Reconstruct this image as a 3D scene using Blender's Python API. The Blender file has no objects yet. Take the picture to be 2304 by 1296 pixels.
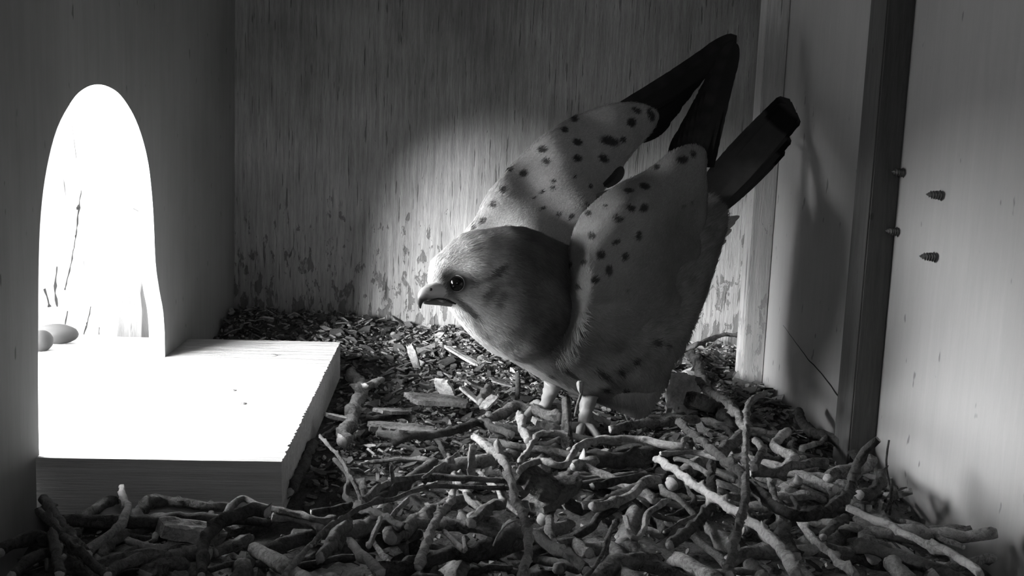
import bpy, bmesh, math, random
import numpy as np
from mathutils import Vector, Matrix
from mathutils.bvhtree import BVHTree
from mathutils.geometry import delaunay_2d_cdt
from mathutils import noise as mnoise
from mathutils.kdtree import KDTree

random.seed(7); np.random.seed(7)
S = bpy.context.scene
C = S.collection

# ------------------------------------------------------------------ camera
F_PX = 2300.0; CAM_H = 0.135
cam_data = bpy.data.cameras.new('camera'); cam = bpy.data.objects.new('camera', cam_data); C.objects.link(cam)
cam_data.sensor_width = 36.0; cam_data.lens = 36.0 * F_PX / 2304.0
cam_data.clip_start = 0.005; cam_data.clip_end = 50
ROT = Matrix.Rotation(math.radians(-4.5), 3, 'Z') @ Matrix.Rotation(math.radians(90 - 7.8), 3, 'X') @ Matrix.Rotation(math.radians(2.3), 3, 'Z')
CAM = Vector((0, 0, CAM_H))
cam.matrix_world = Matrix.Translation(CAM) @ ROT.to_4x4()
S.camera = cam

# ------------------------------------------------------------------ light
S.view_settings.view_transform = 'Standard'; S.view_settings.look = 'None'
S.view_settings.gamma = 1.0; S.view_settings.use_curve_mapping = False
S.view_settings.exposure = 0.0
world = bpy.data.worlds.new('sky'); S.world = world; world.use_nodes = True
world.node_tree.nodes['Background'].inputs[0].default_value = (1, 1, 1, 1)
world.node_tree.nodes['Background'].inputs[1].default_value = 2.6

def sun(name, az, el, strength, angle):
    """az: degrees from +x towards +y of the way the light travels, el: degrees downwards"""
    d = bpy.data.lights.new(name, 'SUN'); d.energy = strength; d.angle = math.radians(angle)
    o = bpy.data.objects.new(name, d); C.objects.link(o)
    a, e = math.radians(az), math.radians(el)
    v = Vector((math.cos(a) * math.cos(e), math.sin(a) * math.cos(e), -math.sin(e)))
    o.rotation_euler = v.to_track_quat('-Z', 'Y').to_euler(); o.location = (-.6, .2, .5)
    return o
sun('low_sun', 56, 9, 17.0, 22)
sun('sky_by_the_trunk', 40, 9, 11.0, 20)
sun('bright_sky_glow', 24, 10, 6.0, 26)
sun('bright_sky_side', -12, 14, 9.0, 32)
sun('sky_past_near_jamb', -38, 20, 9.0, 26)
sun('high_sky', -5, 50, 11.0, 40)
ld = bpy.data.lights.new('added_camera_fill', 'AREA'); ld.energy = 0.085; ld.size = .04; ld.shape = 'DISK'
lo = bpy.data.objects.new('added_camera_fill', ld); C.objects.link(lo); lo.location = (0.02, -.015, .19)  # unseen fill lamp added near the camera to lift the flat ambient
lo.rotation_euler = (math.radians(82), 0, math.radians(-4))

# ------------------------------------------------------------------ helpers
def ray(px, py):
    return ROT @ Vector(((px - 1152) / F_PX, -(py - 648) / F_PX, -1.0))
def aty(px, py, Y): d = ray(px, py); return CAM + d * (Y / d.y)
def atx(px, py, X): d = ray(px, py); return CAM + d * (X / d.x)
def atz(px, py, Z): d = ray(px, py); return CAM + d * ((Z - CAM_H) / d.z)
RT = ROT.transposed()
def topx(p):
    v = RT @ (Vector(p) - CAM); return (1152 + F_PX * v.x / -v.z, 648 - F_PX * v.y / -v.z)

def tag(o, label=None, cat=None, group=None, kind=None):
    if label: o['label'] = label
    if cat: o['category'] = cat
    if group: o['group'] = group
    if kind: o['kind'] = kind
    return o
def empty(name, loc=(0, 0, 0)):
    o = bpy.data.objects.new(name, None); C.objects.link(o); o.location = loc; o.empty_display_size = .01; return o
def mesh_obj(name, verts, faces, mats, parent=None, smooth=True, fm=None, cols=None):
    me = bpy.data.meshes.new(name)
    me.from_pydata([tuple(v) for v in verts], [], faces)
    o = bpy.data.objects.new(name, me); C.objects.link(o)
    for m in (mats if isinstance(mats, (list, tuple)) else [mats]): me.materials.append(m)
    if fm is not None: me.polygons.foreach_set('material_index', fm)
    if smooth: me.polygons.foreach_set('use_smooth', [True] * len(me.polygons))
    if cols is not None: paint(me, cols)
    if parent:
        o.parent = parent; o.matrix_parent_inverse = Matrix.Translation(-parent.location)
    me.update()
    return o
def paint(me, cols):
    a = me.color_attributes.new('tone', 'FLOAT_COLOR', 'POINT')
    c = np.ones((len(me.vertices), 4), dtype=np.float32); c[:, :3] = np.asarray(cols, dtype=np.float32)[:, None]
    a.data.foreach_set('color', c.ravel())

def box_bm(bm, lo, hi, bevel=0.0):
    r = bmesh.ops.create_cube(bm, size=1.0)
    vs = r['verts']
    for v in vs:
        v.co = Vector([lo[i] + (v.co[i] + .5) * (hi[i] - lo[i]) for i in range(3)])
    if bevel:
        es = list({e for v in vs for e in v.link_edges})
        bmesh.ops.bevel(bm, geom=es, offset=bevel, segments=2, affect='EDGES')
def bm_obj(name, bm, mat, parent=None, smooth=False):
    me = bpy.data.meshes.new(name); bm.to_mesh(me); bm.free()
    me.materials.append(mat)
    o = bpy.data.objects.new(name, me); C.objects.link(o)
    if smooth: me.polygons.foreach_set('use_smooth', [True] * len(me.polygons))
    if parent:
        o.parent = parent; o.matrix_parent_inverse = Matrix.Translation(-parent.location)
    return o

# ------------------------------------------------------------------ materials
def newmat(name, rough=.8, spec=.2):
    m = bpy.data.materials.new(name); m.use_nodes = True
    nt = m.node_tree; b = nt.nodes['Principled BSDF']
    b.inputs['Roughness'].default_value = rough; b.inputs['Specular IOR Level'].default_value = spec
    return m, nt, b
def N(nt, t, **kw):
    n = nt.nodes.new(t)
    for k, v in kw.items(): setattr(n, k, v)
    return n
def mapped(nt, scale, coord='Object', loc=(0, 0, 0)):
    tc = N(nt, 'ShaderNodeTexCoord'); mp = N(nt, 'ShaderNodeMapping')
    nt.links.new(tc.outputs[coord], mp.inputs[0]); mp.inputs['Scale'].default_value = scale; mp.inputs['Location'].default_value = loc
    return mp.outputs[0]
def noise(nt, vec, scale, detail=5, rough=.55, dist=0):
    n = N(nt, 'ShaderNodeTexNoise'); n.inputs['Scale'].default_value = scale; n.inputs['Detail'].default_value = detail
    n.inputs['Roughness'].default_value = rough; n.inputs['Distortion'].default_value = dist
    nt.links.new(vec, n.inputs['Vector']); return n.outputs['Fac']
def ramp(nt, fac, stops):
    r = N(nt, 'ShaderNodeValToRGB'); el = r.color_ramp.elements
    while len(el) < len(stops): el.new(.5)
    for e, (p, v) in zip(el, stops): e.position = p; e.color = (v, v, v, 1)
    nt.links.new(fac, r.inputs[0]); return r.outputs[0]
def math_(nt, op, a, b, clamp=False):
    m = N(nt, 'ShaderNodeMath', operation=op); m.use_clamp = clamp
    for i, x in enumerate((a, b)):
        if isinstance(x, (int, float)): m.inputs[i].default_value = x
        else: nt.links.new(x, m.inputs[i])
    return m.outputs[0]
def finish(nt, b, col, bump, strength, dist=.001):
    nt.links.new(col, b.inputs['Base Color'])
    if bump is not None:
        bp = N(nt, 'ShaderNodeBump'); bp.inputs['Strength'].default_value = strength; bp.inputs['Distance'].default_value = dist
        nt.links.new(bump, bp.inputs['Height']); nt.links.new(bp.outputs[0], b.inputs['Normal'])

def wood(name, base, grain=(60, 60, 3), contrast=.35, crack=0.0, flake=0.0, bump=.4, rough=.8, blotch=.25, speck=0.0):
    m, nt, b = newmat(name, rough)
    g = noise(nt, mapped(nt, grain), 4.0, 8, .65, .4)
    fine = noise(nt, mapped(nt, tuple(q * 4 for q in grain)), 5.0, 4, .6)
    bl = noise(nt, mapped(nt, (1, 1, 1)), 9.0, 4, .5)
    v = math_(nt, 'MULTIPLY', ramp(nt, g, [(.3, 1 - contrast), (.7, 1 + contrast * .3)]), base)
    v = math_(nt, 'MULTIPLY', v, ramp(nt, fine, [(.3, 1 - contrast * .5), (.7, 1.0)]))
    v = math_(nt, 'MULTIPLY', v, ramp(nt, bl, [(.3, 1 - blotch), (.7, 1.0)]))
    h = math_(nt, 'ADD', g, math_(nt, 'MULTIPLY', fine, .5))
    if crack:
        ck = noise(nt, mapped(nt, (grain[0] * 1.6, grain[1] * 1.6, grain[2] * 1.5), loc=(3, 5, 1)), 3.2, 3, .5, .2)
        cm = ramp(nt, ck, [(.31, 0.0), (.35, 1.0)])
        v = math_(nt, 'MULTIPLY', v, math_(nt, 'ADD', math_(nt, 'MULTIPLY', cm, crack), 1 - crack))
        h = math_(nt, 'ADD', h, math_(nt, 'MULTIPLY', cm, 1.2))
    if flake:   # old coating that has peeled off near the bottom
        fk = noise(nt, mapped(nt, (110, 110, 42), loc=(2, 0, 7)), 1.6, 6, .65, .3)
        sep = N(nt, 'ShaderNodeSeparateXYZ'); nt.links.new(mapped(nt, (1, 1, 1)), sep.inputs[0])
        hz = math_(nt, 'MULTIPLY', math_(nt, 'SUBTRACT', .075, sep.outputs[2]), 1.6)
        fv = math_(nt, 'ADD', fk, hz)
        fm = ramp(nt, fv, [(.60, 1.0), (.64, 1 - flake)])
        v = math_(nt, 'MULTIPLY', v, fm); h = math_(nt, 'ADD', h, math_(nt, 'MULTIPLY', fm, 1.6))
    if speck:
        sk = noise(nt, mapped(nt, (120, 120, 50)), 1.5, 2, .5)
        sm = ramp(nt, sk, [(.25, 1 - speck), (.29, 1.0)])
        v = math_(nt, 'MULTIPLY', v, sm)
    finish(nt, b, v, h, bump)
    return m

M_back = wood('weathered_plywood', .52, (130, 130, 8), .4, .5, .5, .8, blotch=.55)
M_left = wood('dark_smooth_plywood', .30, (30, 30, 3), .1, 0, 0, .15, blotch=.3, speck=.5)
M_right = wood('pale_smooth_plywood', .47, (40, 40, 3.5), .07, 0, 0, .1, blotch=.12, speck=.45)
M_ceil = wood('ceiling_wood', .45, (3, 60, 60), .2)
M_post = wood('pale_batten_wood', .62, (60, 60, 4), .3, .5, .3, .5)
M_strip = wood('grey_batten_wood', .15, (90, 90, 6), .3, 0, 0, .3, blotch=.35, speck=.3)
M_board = wood('sawn_spruce', .70, (3, 120, 120), .25, 0, 0, .9)
M_block = wood('split_wood', .75, (50, 50, 12), .5, .5, 0, .8)
M_floor = wood('floor_wood', .12, (3, 60, 60), .2)

def bark(name, lo, hi, bump=.8, sc=1.0):
    m, nt, b = newmat(name, .85)
    a = noise(nt, mapped(nt, (260 * sc, 260 * sc, 260 * sc)), 2.0, 8, .75, .8)
    c = noise(nt, mapped(nt, (30 * sc, 30 * sc, 30 * sc)), 2.0, 3, .5)
    f = math_(nt, 'ADD', math_(nt, 'MULTIPLY', a, .6), math_(nt, 'MULTIPLY', c, .4))
    col = ramp(nt, f, [(.38, lo * .6), (.5, (lo + hi) / 2), (.6, hi)])
    finish(nt, b, col, a, bump, .0028)
    return m
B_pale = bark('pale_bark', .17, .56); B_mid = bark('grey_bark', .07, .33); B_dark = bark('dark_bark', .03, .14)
B_fresh = bark('stripped_pale_twig', .20, .46, .6); B_rough = bark('scaly_bark', .10, .50, 1.4, .8)
M_cut = wood('cut_wood_end', .55, (150, 150, 150), .4)
M_litter = bark('wood_litter', .05, .26, 1.0, 1.3)
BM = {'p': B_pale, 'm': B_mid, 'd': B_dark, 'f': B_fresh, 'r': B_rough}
def flat(name, v, rough=.8, spec=.2):
    m, nt, b = newmat(name, rough, spec); b.inputs['Base Color'].default_value = (v, v, v, 1); return m
def toned(name, rough=.85, bump=0, sc=(1, 1, 1), var=.25, spec=.15, sheen=0):
    """colour comes from the mesh's own 'tone' attribute (feather markings, painted light and shade), broken up with noise"""
    m, nt, b = newmat(name, rough, spec)
    at = N(nt, 'ShaderNodeAttribute'); at.attribute_name = 'tone'
    n = noise(nt, mapped(nt, sc), 90, 4, .6)
    v = math_(nt, 'MULTIPLY', at.outputs['Fac'], ramp(nt, n, [(.3, 1 - var), (.7, 1 + var * .3)]))
    finish(nt, b, v, n if bump else None, bump, .0006)
    if sheen: b.inputs['Sheen Weight'].default_value = sheen
    return m
M_feather = toned('soft_feather', .9, 0, (1, 1, 1), .12)
M_barb = toned('feather_barbs', .9, 0, (1, 1, 1), .15)
M_quill = toned('flight_feather', .75, .2, (1, 1, 1), .2)
M_eye = flat('dark_wet_eye', .004, .03, .5)
M_skin = toned('scaly_skin', .5, .3, (3, 3, 3), .2, .4)
M_beak = toned('horn', .35, 0, (1, 1, 1), .1, .4)
M_screw = flat('screw_metal', .25, .35, .6); M_screw.node_tree.nodes['Principled BSDF'].inputs['Metallic'].default_value = .8

def smooth_poly(pts, step=4.0, closed=True):
    """Catmull-Rom through the points, resampled"""
    P = [np.array(p, float) for p in pts]; n = len(P); out = []
    rng = range(n) if closed else range(n - 1)
    for i in rng:
        if closed: a, b, c, d = P[(i - 1) % n], P[i], P[(i + 1) % n], P[(i + 2) % n]
        else: a, b, c, d = P[max(i - 1, 0)], P[i], P[i + 1], P[min(i + 2, n - 1)]
        k = max(2, int(np.linalg.norm((c - b)[:2]) / step))
        for s in range(k):
            t = s / k
            out.append(.5 * ((2 * b) + (-a + c) * t + (2 * a - 5 * b + 4 * c - d) * t * t + (-a + 3 * b - 3 * c + d) * t ** 3))
    if not closed: out.append(P[-1])
    return np.array(out)
def tube(name, pts, rad, mats, parent=None, n=10, noise_amp=0, noise_f=150, cap_mat=False, cols=None, flat_k=None, smooth=True, seed=0, groove=0):
    V = []; Fc = []; fm = []; L = len(pts); cl = []
    pts = [Vector(p) for p in pts]
    prev = None
    for i, p in enumerate(pts):
        t = (pts[min(i + 1, L - 1)] - pts[max(i - 1, 0)]).normalized()
        if prev is None: u = t.orthogonal().normalized()
        else: u = (prev - t * prev.dot(t)).normalized()
        prev = u; w = t.cross(u)
        for j in range(n):
            th = 2 * math.pi * j / n
            d = u * math.cos(th) + w * math.sin(th)
            r = rad[i]
            if noise_amp:
                q = p + d * r
                r *= 1 + noise_amp * mnoise.noise(q * noise_f + Vector((seed, 0, 0))) + noise_amp * .8 * mnoise.noise(q * noise_f * 3.3)
                r *= 1 + groove * mnoise.noise(Vector((math.cos(th) * 2.1 + seed, math.sin(th) * 2.1, i * .07)))
                if seed:
                    bud = max(0, mnoise.noise(Vector((i * .33 + seed * 3, math.cos(th) * 1.2, math.sin(th) * 1.2))) - .42)
                    r *= 1 + 3.2 * bud
            V.append(p + d * r)
            if cols is not None: cl.append(cols[i])
    for i in range(L - 1):
        for j in range(n):
            Fc.append([i * n + j, i * n + (j + 1) % n, (i + 1) * n + (j + 1) % n, (i + 1) * n + j]); fm.append(0)
    Fc.append(list(range(n))[::-1]); Fc.append([(L - 1) * n + j for j in range(n)]); fm += [1, 1] if cap_mat else [0, 0]
    return mesh_obj(name, V, Fc, mats, parent, smooth, fm, cl if cols is not None else None)

# ------------------------------------------------------------------ the nest box
XL, XR, YB, YF, ZC = -.138, .203, .72, -.05, .36
def struct(name, bm, m): return tag(bm_obj(name, bm, m), kind='structure')
bm = bmesh.new(); box_bm(bm, (-.17, YF - .015, -.035), (.27, YB + .02, -.02)); struct('floor', bm, M_floor)
bm = bmesh.new(); box_bm(bm, (-.17, YF - .015, ZC), (.27, YB + .02, ZC + .015)); struct('ceiling', bm, M_ceil)
bm = bmesh.new(); box_bm(bm, (-.15, YB, -.02), (.26, YB + .015, ZC)); struct('wall_back', bm, M_back)
bm = bmesh.new(); box_bm(bm, (-.15, YF - .015, -.02), (.26, YF, ZC)); struct('wall_front', bm, M_ceil)
# right wall steps outwards behind the batten
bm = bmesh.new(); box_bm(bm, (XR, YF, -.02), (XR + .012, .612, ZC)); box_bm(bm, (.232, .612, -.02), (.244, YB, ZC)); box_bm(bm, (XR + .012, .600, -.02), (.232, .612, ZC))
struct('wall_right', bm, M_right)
# left wall with the arched entrance hole
arch_px = [(96, 1120), (88, 1020), (86, 900), (86, 760), (87, 600), (92, 480), (105, 380), (128, 290), (163, 225), (190, 199), (218, 190), (246, 196), (272, 215), (300, 258), (320, 310), (334, 370), (342, 440), (346, 500), (350, 590), (358, 650), (367, 700), (371, 758)]
def round_path(pts, k=4):
    out = []
    for i in range(len(pts) - 1):
        a, b, c, d = [Vector(pts[min(max(i + q, 0), len(pts) - 1)]) for q in (-1, 0, 1, 2)]
        for s_ in range(k):
            t = s_ / k; q = .5 * ((2 * b) + (c - a) * t + (2 * a - 5 * b + 4 * c - d) * t * t + (3 * b - a - 3 * c + d) * t ** 3); out.append((q.x, q.y))
    return out + [pts[-1]]
arch = [atx(x, y, XL) for x, y in round_path(arch_px[1:])]
arch = [(p.y, p.z) for p in arch]
arch[0] = (arch[1][0], .0197)
arch[-1] = (arch[-1][0], .0197)
arch = [(.361, -.0018), (.361, .0197)] + arch + [(.5885, .0197), (.5885, -.0018)]
def flare(v):
    """the hole widens outwards round its top"""
    if not (.36 < v[0] < .56 and .0 < v[1] < .17): return (0, 0)
    k = max(0, min(1, (v[1] - .07) / .05)); return (.006 * k, .004 * k)
def plate_with_hole(name, x0, x1, lo, hi, hole, mat):
    outer = [(lo[0], lo[1]), (hi[0], lo[1]), (hi[0], hi[1]), (lo[0], hi[1])]
    pts = outer + hole
    e = [(i, (i + 1) % 4) for i in range(4)] + [(4 + i, 4 + (i + 1) % len(hole)) for i in range(len(hole))]
    r = delaunay_2d_cdt([Vector(p) for p in pts], e, [], 0, 1e-7)
    vs, fs = r[0], r[2]
    from mathutils.geometry import intersect_point_line
    def inside(p):
        c = False; n = len(hole)
        for i in range(n):
            a, b2 = hole[i], hole[(i + 1) % n]
            if (a[1] > p[1]) != (b2[1] > p[1]) and p[0] < (b2[0] - a[0]) * (p[1] - a[1]) / (b2[1] - a[1]) + a[0]: c = not c
        return c
    keep = [f for f in fs if not inside((sum(vs[i][0] for i in f) / 3, sum(vs[i][1] for i in f) / 3))]
    n = len(vs)
    V = [(x1, v[0], v[1]) for v in vs] + [(x0, v[0] + flare(v)[0], v[1] + flare(v)[1]) for v in vs]
    Fc = [list(f) for f in keep] + [[i + n for i in reversed(f)] for f in keep]
    cnt = {}
    for f in keep:
        for i in range(len(f)):
            a, b2 = f[i], f[(i + 1) % len(f)]
            if (b2, a) in cnt: del cnt[(b2, a)]
            else: cnt[(a, b2)] = 1
    for (a, b2) in cnt: Fc.append([b2, a, a + n, b2 + n])
    return tag(mesh_obj(name, V, Fc, mat, smooth=False), kind='structure')
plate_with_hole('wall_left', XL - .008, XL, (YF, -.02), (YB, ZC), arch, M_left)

wr = bpy.data.objects['wall_right']
q = smooth_poly([(1762, 732), (1790, 770), (1822, 812), (1850, 842), (1888, 893)], 6, closed=False)
tube('crack', [atx(a, b + 2 * mnoise.noise(Vector((a * .08, 0, 0))), XR) for a, b in q], [.0001 + .0004 * i / len(q) for i in range(len(q))], flat('crack_dark', .03), wr, 6)
# batten in the back right corner and the grey batten on the right wall
bm = bmesh.new(); box_bm(bm, (.1895, .598, -.019), (.2028, .6125, ZC - .001), .0006)
tag(bm_obj('corner_batten', bm, M_post), 'pale upright wooden batten in the back right corner behind the tail', 'batten')
bm = bmesh.new(); box_bm(bm, (.1905, .437, -.019), (.2029, .455, ZC - .001), .0007)
tag(bm_obj('wall_batten', bm, M_strip), 'dark grey upright batten fixed to the pale right wall', 'batten')

def screw(tip, base, label):
    tip, base = Vector(tip), Vector(base); ax = (tip - base); L = ax.length; ax.normalize()
    u = ax.orthogonal().normalized(); w = ax.cross(u)
    V = []; Fc = []; n = 10; rings = 46
    for k in range(rings + 1):
        t = k / rings
        rb = .0015 * (1 - .45 * t) if t < .7 else .0015 * .685 * (1 - (t - .7) / .3) + .0001
        for j in range(n):
            th = j / n * 2 * math.pi
            s = (t * 8 - j / n) % 1.0
            r = rb * (1 + .75 * max(0, 1 - abs(s - .5) * 5)) if t < .92 else rb
            V.append(base + ax * (t * L) + u * (r * math.cos(th)) + w * (r * math.sin(th)))
    for k in range(rings):
        for j in range(n): Fc.append([k * n + j, k * n + (j + 1) % n, (k + 1) * n + (j + 1) % n, (k + 1) * n + j])
    Fc.append(list(range(n))[::-1]); Fc.append([rings * n + j for j in range(n)])
    tag(mesh_obj('screw', V, Fc, M_screw), label, 'screw', 'screw tips poking through the right wall')
for (tx, ty, bx, lab) in ((2083, 437, 2120, 'upper screw tip on the pale wall right of the grey batten'),
                          (2068, 576, 2106, 'lower screw tip on the pale wall right of the grey batten'),
                          (2006, 386, 2034, 'upper screw tip beside the edge of the grey batten'),
                          (1992, 519, 2021, 'lower screw tip beside the edge of the grey batten')):
    b0 = atx(bx, ty + 3, XR)
    t0 = aty(tx, ty, b0.y - .0005)
    screw(t0, b0 + Vector((.001, 0, 0)), lab)

# ------------------------------------------------------------------ landing boards
def board(name, x0, x1, y0, y1, z0, z1, label, cat, ragged=0):
    """a sawn board; its right end shows torn fibres"""
    nx, ny = 60, 150
    V = []; Fc = []
    def end(y): return x1 - ragged * (abs(mnoise.noise(Vector((y * 900, 1, 0)))) + .6 * abs(mnoise.noise(Vector((y * 260, 4, 0)))))
    for (z, s) in ((z1, 1), (z0, 0)):
        for j in range(ny + 1):
            y = y0 + (y1 - y0) * j / ny
            e = end(y) if s else x1
            for i in range(nx + 1):
                x = x0 + (e - x0) * i / nx
                dz = 0
                if s and ragged: dz = .00025 * mnoise.noise(Vector((x * 30, y * 700, 2)))
                V.append((x, y, z + dz))
    n = (nx + 1) * (ny + 1)
    for j in range(ny):
        for i in range(nx):
            a = j * (nx + 1) + i
            Fc.append([a, a + 1, a + nx + 2, a + nx + 1]); Fc.append([n + a + nx + 1, n + a + nx + 2, n + a + 1, n + a])
    for i in range(nx):
        Fc.append([n + i, n + i + 1, i + 1, i]); a = ny * (nx + 1) + i; Fc.append([a, a + 1, n + a + 1, n + a])
    for j in range(ny):
        a = j * (nx + 1); Fc.append([a, a + nx + 1, n + a + nx + 1, n + a]); a += nx; Fc.append([a + nx + 1, a, n + a, n + a + nx + 1])
    o = mesh_obj(name, V, Fc, M_board, smooth=False)
    return tag(o, label, cat)
board('landing_board', -.30, -.052, .362, .588, -.0015, .0195, 'wide sunlit wooden board lying through the foot of the arched hole', 'board', .0016)
def lump(name, c, r, mat, sub=3, amp=.15, sc=None, fr=60):
    bm = bmesh.new(); bmesh.ops.create_icosphere(bm, subdivisions=sub, radius=1)
    off = random.random() * 50
    for v in bm.verts:
        k = 1 + amp * mnoise.noise(v.co * 2.0 + Vector((off, 0, 0)))
        v.co = Vector((v.co.x * r[0], v.co.y * r[1], v.co.z * r[2])) * k + Vector(c)
    return bm_obj(name, bm, mat, None, True)
M_pebble = flat('smooth_grey', .045, .6)
p = aty(128, 735, .565); tag(lump('rounded_stone', (p.x, p.y, .0195 + .0052), (.0115, .006, .0055), M_pebble, amp=.03), 'smooth rounded grey lump outside at the hole sill, farther one', 'stone', 'smooth lumps on the outer sill')
p = aty(92, 738, .545); tag(lump('rounded_stone', (p.x, p.y, .0195 + .0052), (.006, .006, .0058), M_pebble, amp=.03), 'smooth rounded grey lump outside by the near jamb of the hole', 'stone', 'smooth lumps on the outer sill')

# bark of the tree outside the hole
def trunk():
    c = Vector((-.50, .98)); R0 = .17; V = []; Fc = []; n = 90; hN = 60
    for k in range(hN + 1):
        z = -.3 + 1.1 * k / hN
        for j in range(n):
            th = 2 * math.pi * j / n
            r = R0 * (1 + .05 * mnoise.noise(Vector((math.cos(th) * 3, math.sin(th) * 3, z * 1.5))) - .05 * max(0, mnoise.noise(Vector((th * 5 + z * .6, z * 1.2, 3)))) )
            V.append((c.x + r * math.cos(th) - z * .10, c.y + r * math.sin(th), z))
    for k in range(hN):
        for j in range(n): Fc.append([k * n + j, k * n + (j + 1) % n, (k + 1) * n + (j + 1) % n, (k + 1) * n + j])
    Fc.append(list(range(n))[::-1]); Fc.append([hN * n + j for j in range(n)])
    m = wood('outer_tree_bark', .75, (14, 14, 2.0), .3, .95, 0, .5)
    o = tag(mesh_obj('tree_trunk', V, Fc, m), 'sunlit cracked tree trunk outside, seen through the arched hole', 'tree')
    tb = BVHTree.FromPolygons([v.co for v in o.data.vertices], [tuple(q.vertices) for q in o.data.polygons])
    mf = flat('fissure_dark', .07)
    for line, r in (([(198, 318), (190, 360), (184, 420), (178, 460), (170, 530), (160, 590), (146, 652)], .0011), ([(176, 462), (172, 470)], .0022), ([(205, 690), (196, 725), (188, 752)], .0010),
                    ([(226, 690), (222, 752)], .0006), ([(254, 600), (258, 650), (252, 752)], .0009), ([(290, 430), (288, 520), (286, 640)], .0010), ([(152, 700), (146, 730)], .0010), ([(128, 600), (124, 660), (130, 690)], .0012), ([(100, 650), (112, 690)], .0014)):
        q = smooth_poly([(a_, b_) for a_, b_ in line], 8, closed=False); P = []
        for a_, b_ in q:
            h = tb.ray_cast(CAM, ray(a_ + 2.5 * mnoise.noise(Vector((b_ * .05, 1, 0))), b_).normalized())
            if h[0] is not None: P.append(h[0])
        if len(P) > 2: tube('bark_fissure', P, [r * .65 * (.5 + abs(mnoise.noise(Vector((i * .7, r * 900, 2)))) * 2.2) for i in range(len(P))], mf, o, 6)
trunk()
def slab(name, pts, Y, th, mat, label, cat):
    P = [aty(x, y, Y) for x, y in pts]; n = len(P)
    V = P + [p + Vector((-.3, .95, 0)) * th for p in P]
    Fc = [list(range(n)), [n + i for i in reversed(range(n))]] + [[i, i + n, (i + 1) % n + n, (i + 1) % n] for i in range(n)]
    return tag(mesh_obj(name, V, Fc, mat, smooth=False), label, cat)
slab('bark_slab', [(300, 470), (318, 480), (330, 570), (336, 650), (346, 700), (348, 770), (262, 770), (270, 690), (288, 600), (291, 520)], .66, .012, wood('grey_bark_slab', .17, (40, 40, 6), .4, .3), 'grey bark slab standing outside beside the far jamb of the hole', 'bark')
slab('bark_slab', [(326, 600), (334, 640), (344, 690), (346, 772), (318, 772), (320, 700), (316, 660)], .645, .010, wood('dark_bark_slab', .05, (40, 40, 6), .4, .3), 'darker small bark piece in front of the grey slab outside the hole', 'bark')

# ------------------------------------------------------------------ the kestrel
bird_loc = atz(1290, 960, 0)
# --- body: blended balls (px, py, radius px, depth)
balls = [(1012, 614, 52, .446), (1030, 640, 50, .444), (1072, 596, 80, .450), (1130, 600, 93, .456), (1165, 605, 98, .462), (1062, 668, 60, .447), (985, 660, 26, .437),
         (1110, 690, 86, .454), (1165, 700, 115, .463), (1200, 705, 122, .472), (1255, 720, 138, .482), (1320, 745, 150, .492), (1385, 760, 140, .502),
         (1430, 720, 130, .51), (1480, 650, 112, .517), (1530, 570, 86, .524), (1575, 500, 62, .53), (1440, 830, 72, .505), (1400, 860, 62, .50), (1430, 900, 36, .50), (1350, 850, 60, .495), (1245, 650, 106, .484)]
links = [(0, 2), (2, 3), (3, 4), (4, 9), (0, 1), (1, 5), (6, 0), (5, 7), (7, 8), (8, 9), (9, 10), (10, 11), (11, 12), (12, 13), (13, 14), (14, 15), (15, 16), (12, 17), (17, 19), (18, 19), (11, 20), (20, 18), (4, 21), (21, 11)]
P3 = [(aty(b[0], b[1], b[3]), b[2] * b[3] / F_PX) for b in balls]
bm = bmesh.new()
def ball(c, r):
    res = bmesh.ops.create_icosphere(bm, subdivisions=2, radius=r, matrix=Matrix.Translation(c))
for c, r in P3: ball(c, r)
for a, b in links:
    for k in (.25, .5, .75): ball(P3[a][0].lerp(P3[b][0], k), P3[a][1] * (1 - k) + P3[b][1] * k)
body = bm_obj('kestrel', bm, M_feather, None, True)
body.location = (0, 0, 0)
md = body.modifiers.new('r', 'REMESH'); md.mode = 'VOXEL'; md.voxel_size = .0011
md = body.modifiers.new('s', 'SMOOTH'); md.iterations = 14; md.factor = .6
dg = bpy.context.evaluated_depsgraph_get()
me = bpy.data.meshes.new_from_object(body.evaluated_get(dg)); body.modifiers.clear(); body.data = me; me.name = 'kestrel'
me.polygons.foreach_set('use_smooth', [True] * len(me.polygons))
kestrel = body

def bvh_of(me):
    return BVHTree.FromPolygons([v.co for v in me.vertices], [tuple(p.vertices) for p in me.polygons])
body_bvh = bvh_of(kestrel.data)
def on_body(px, py, out=0.0):
    d = ray(px, py).normalized(); h = body_bvh.ray_cast(CAM, d)
    if h[0] is None: return aty(px, py, .45)
    return h[0] - d * out

def blob(px, py, cx, cy, rx, ry, ang=0, soft=.35):
    a = math.radians(ang); dx, dy = px - cx, py - cy
    u = (dx * math.cos(a) + dy * math.sin(a)) / rx; v = (-dx * math.sin(a) + dy * math.cos(a)) / ry
    d = np.sqrt(u * u + v * v)
    return np.clip((1 + soft - d) / (2 * soft), 0, 1)
def px_arrays(co):
    v = (np.asarray(co) - np.array(CAM)) @ np.array(ROT)
    return 1152 + F_PX * v[:, 0] / -v[:, 2], 648 - F_PX * v[:, 1] / -v[:, 2]
def fbm(co, f, off=0):
    return np.array([mnoise.noise(Vector(c) * f + Vector((off, 0, 0))) for c in co])
spots_body = [(1350, 835, 20, 7, 30), (1385, 826, 11, 8, 0), (1420, 806, 13, 8, 0), (1467, 772, 13, 7, 0), (1492, 777, 8, 5, 0), (1357, 872, 10, 6, 0), (1408, 874, 9, 5, 0), (1265, 828, 15, 6, 35), (1280, 838, 14, 5, 40), (1231, 841, 10, 3, 20)]
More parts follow.
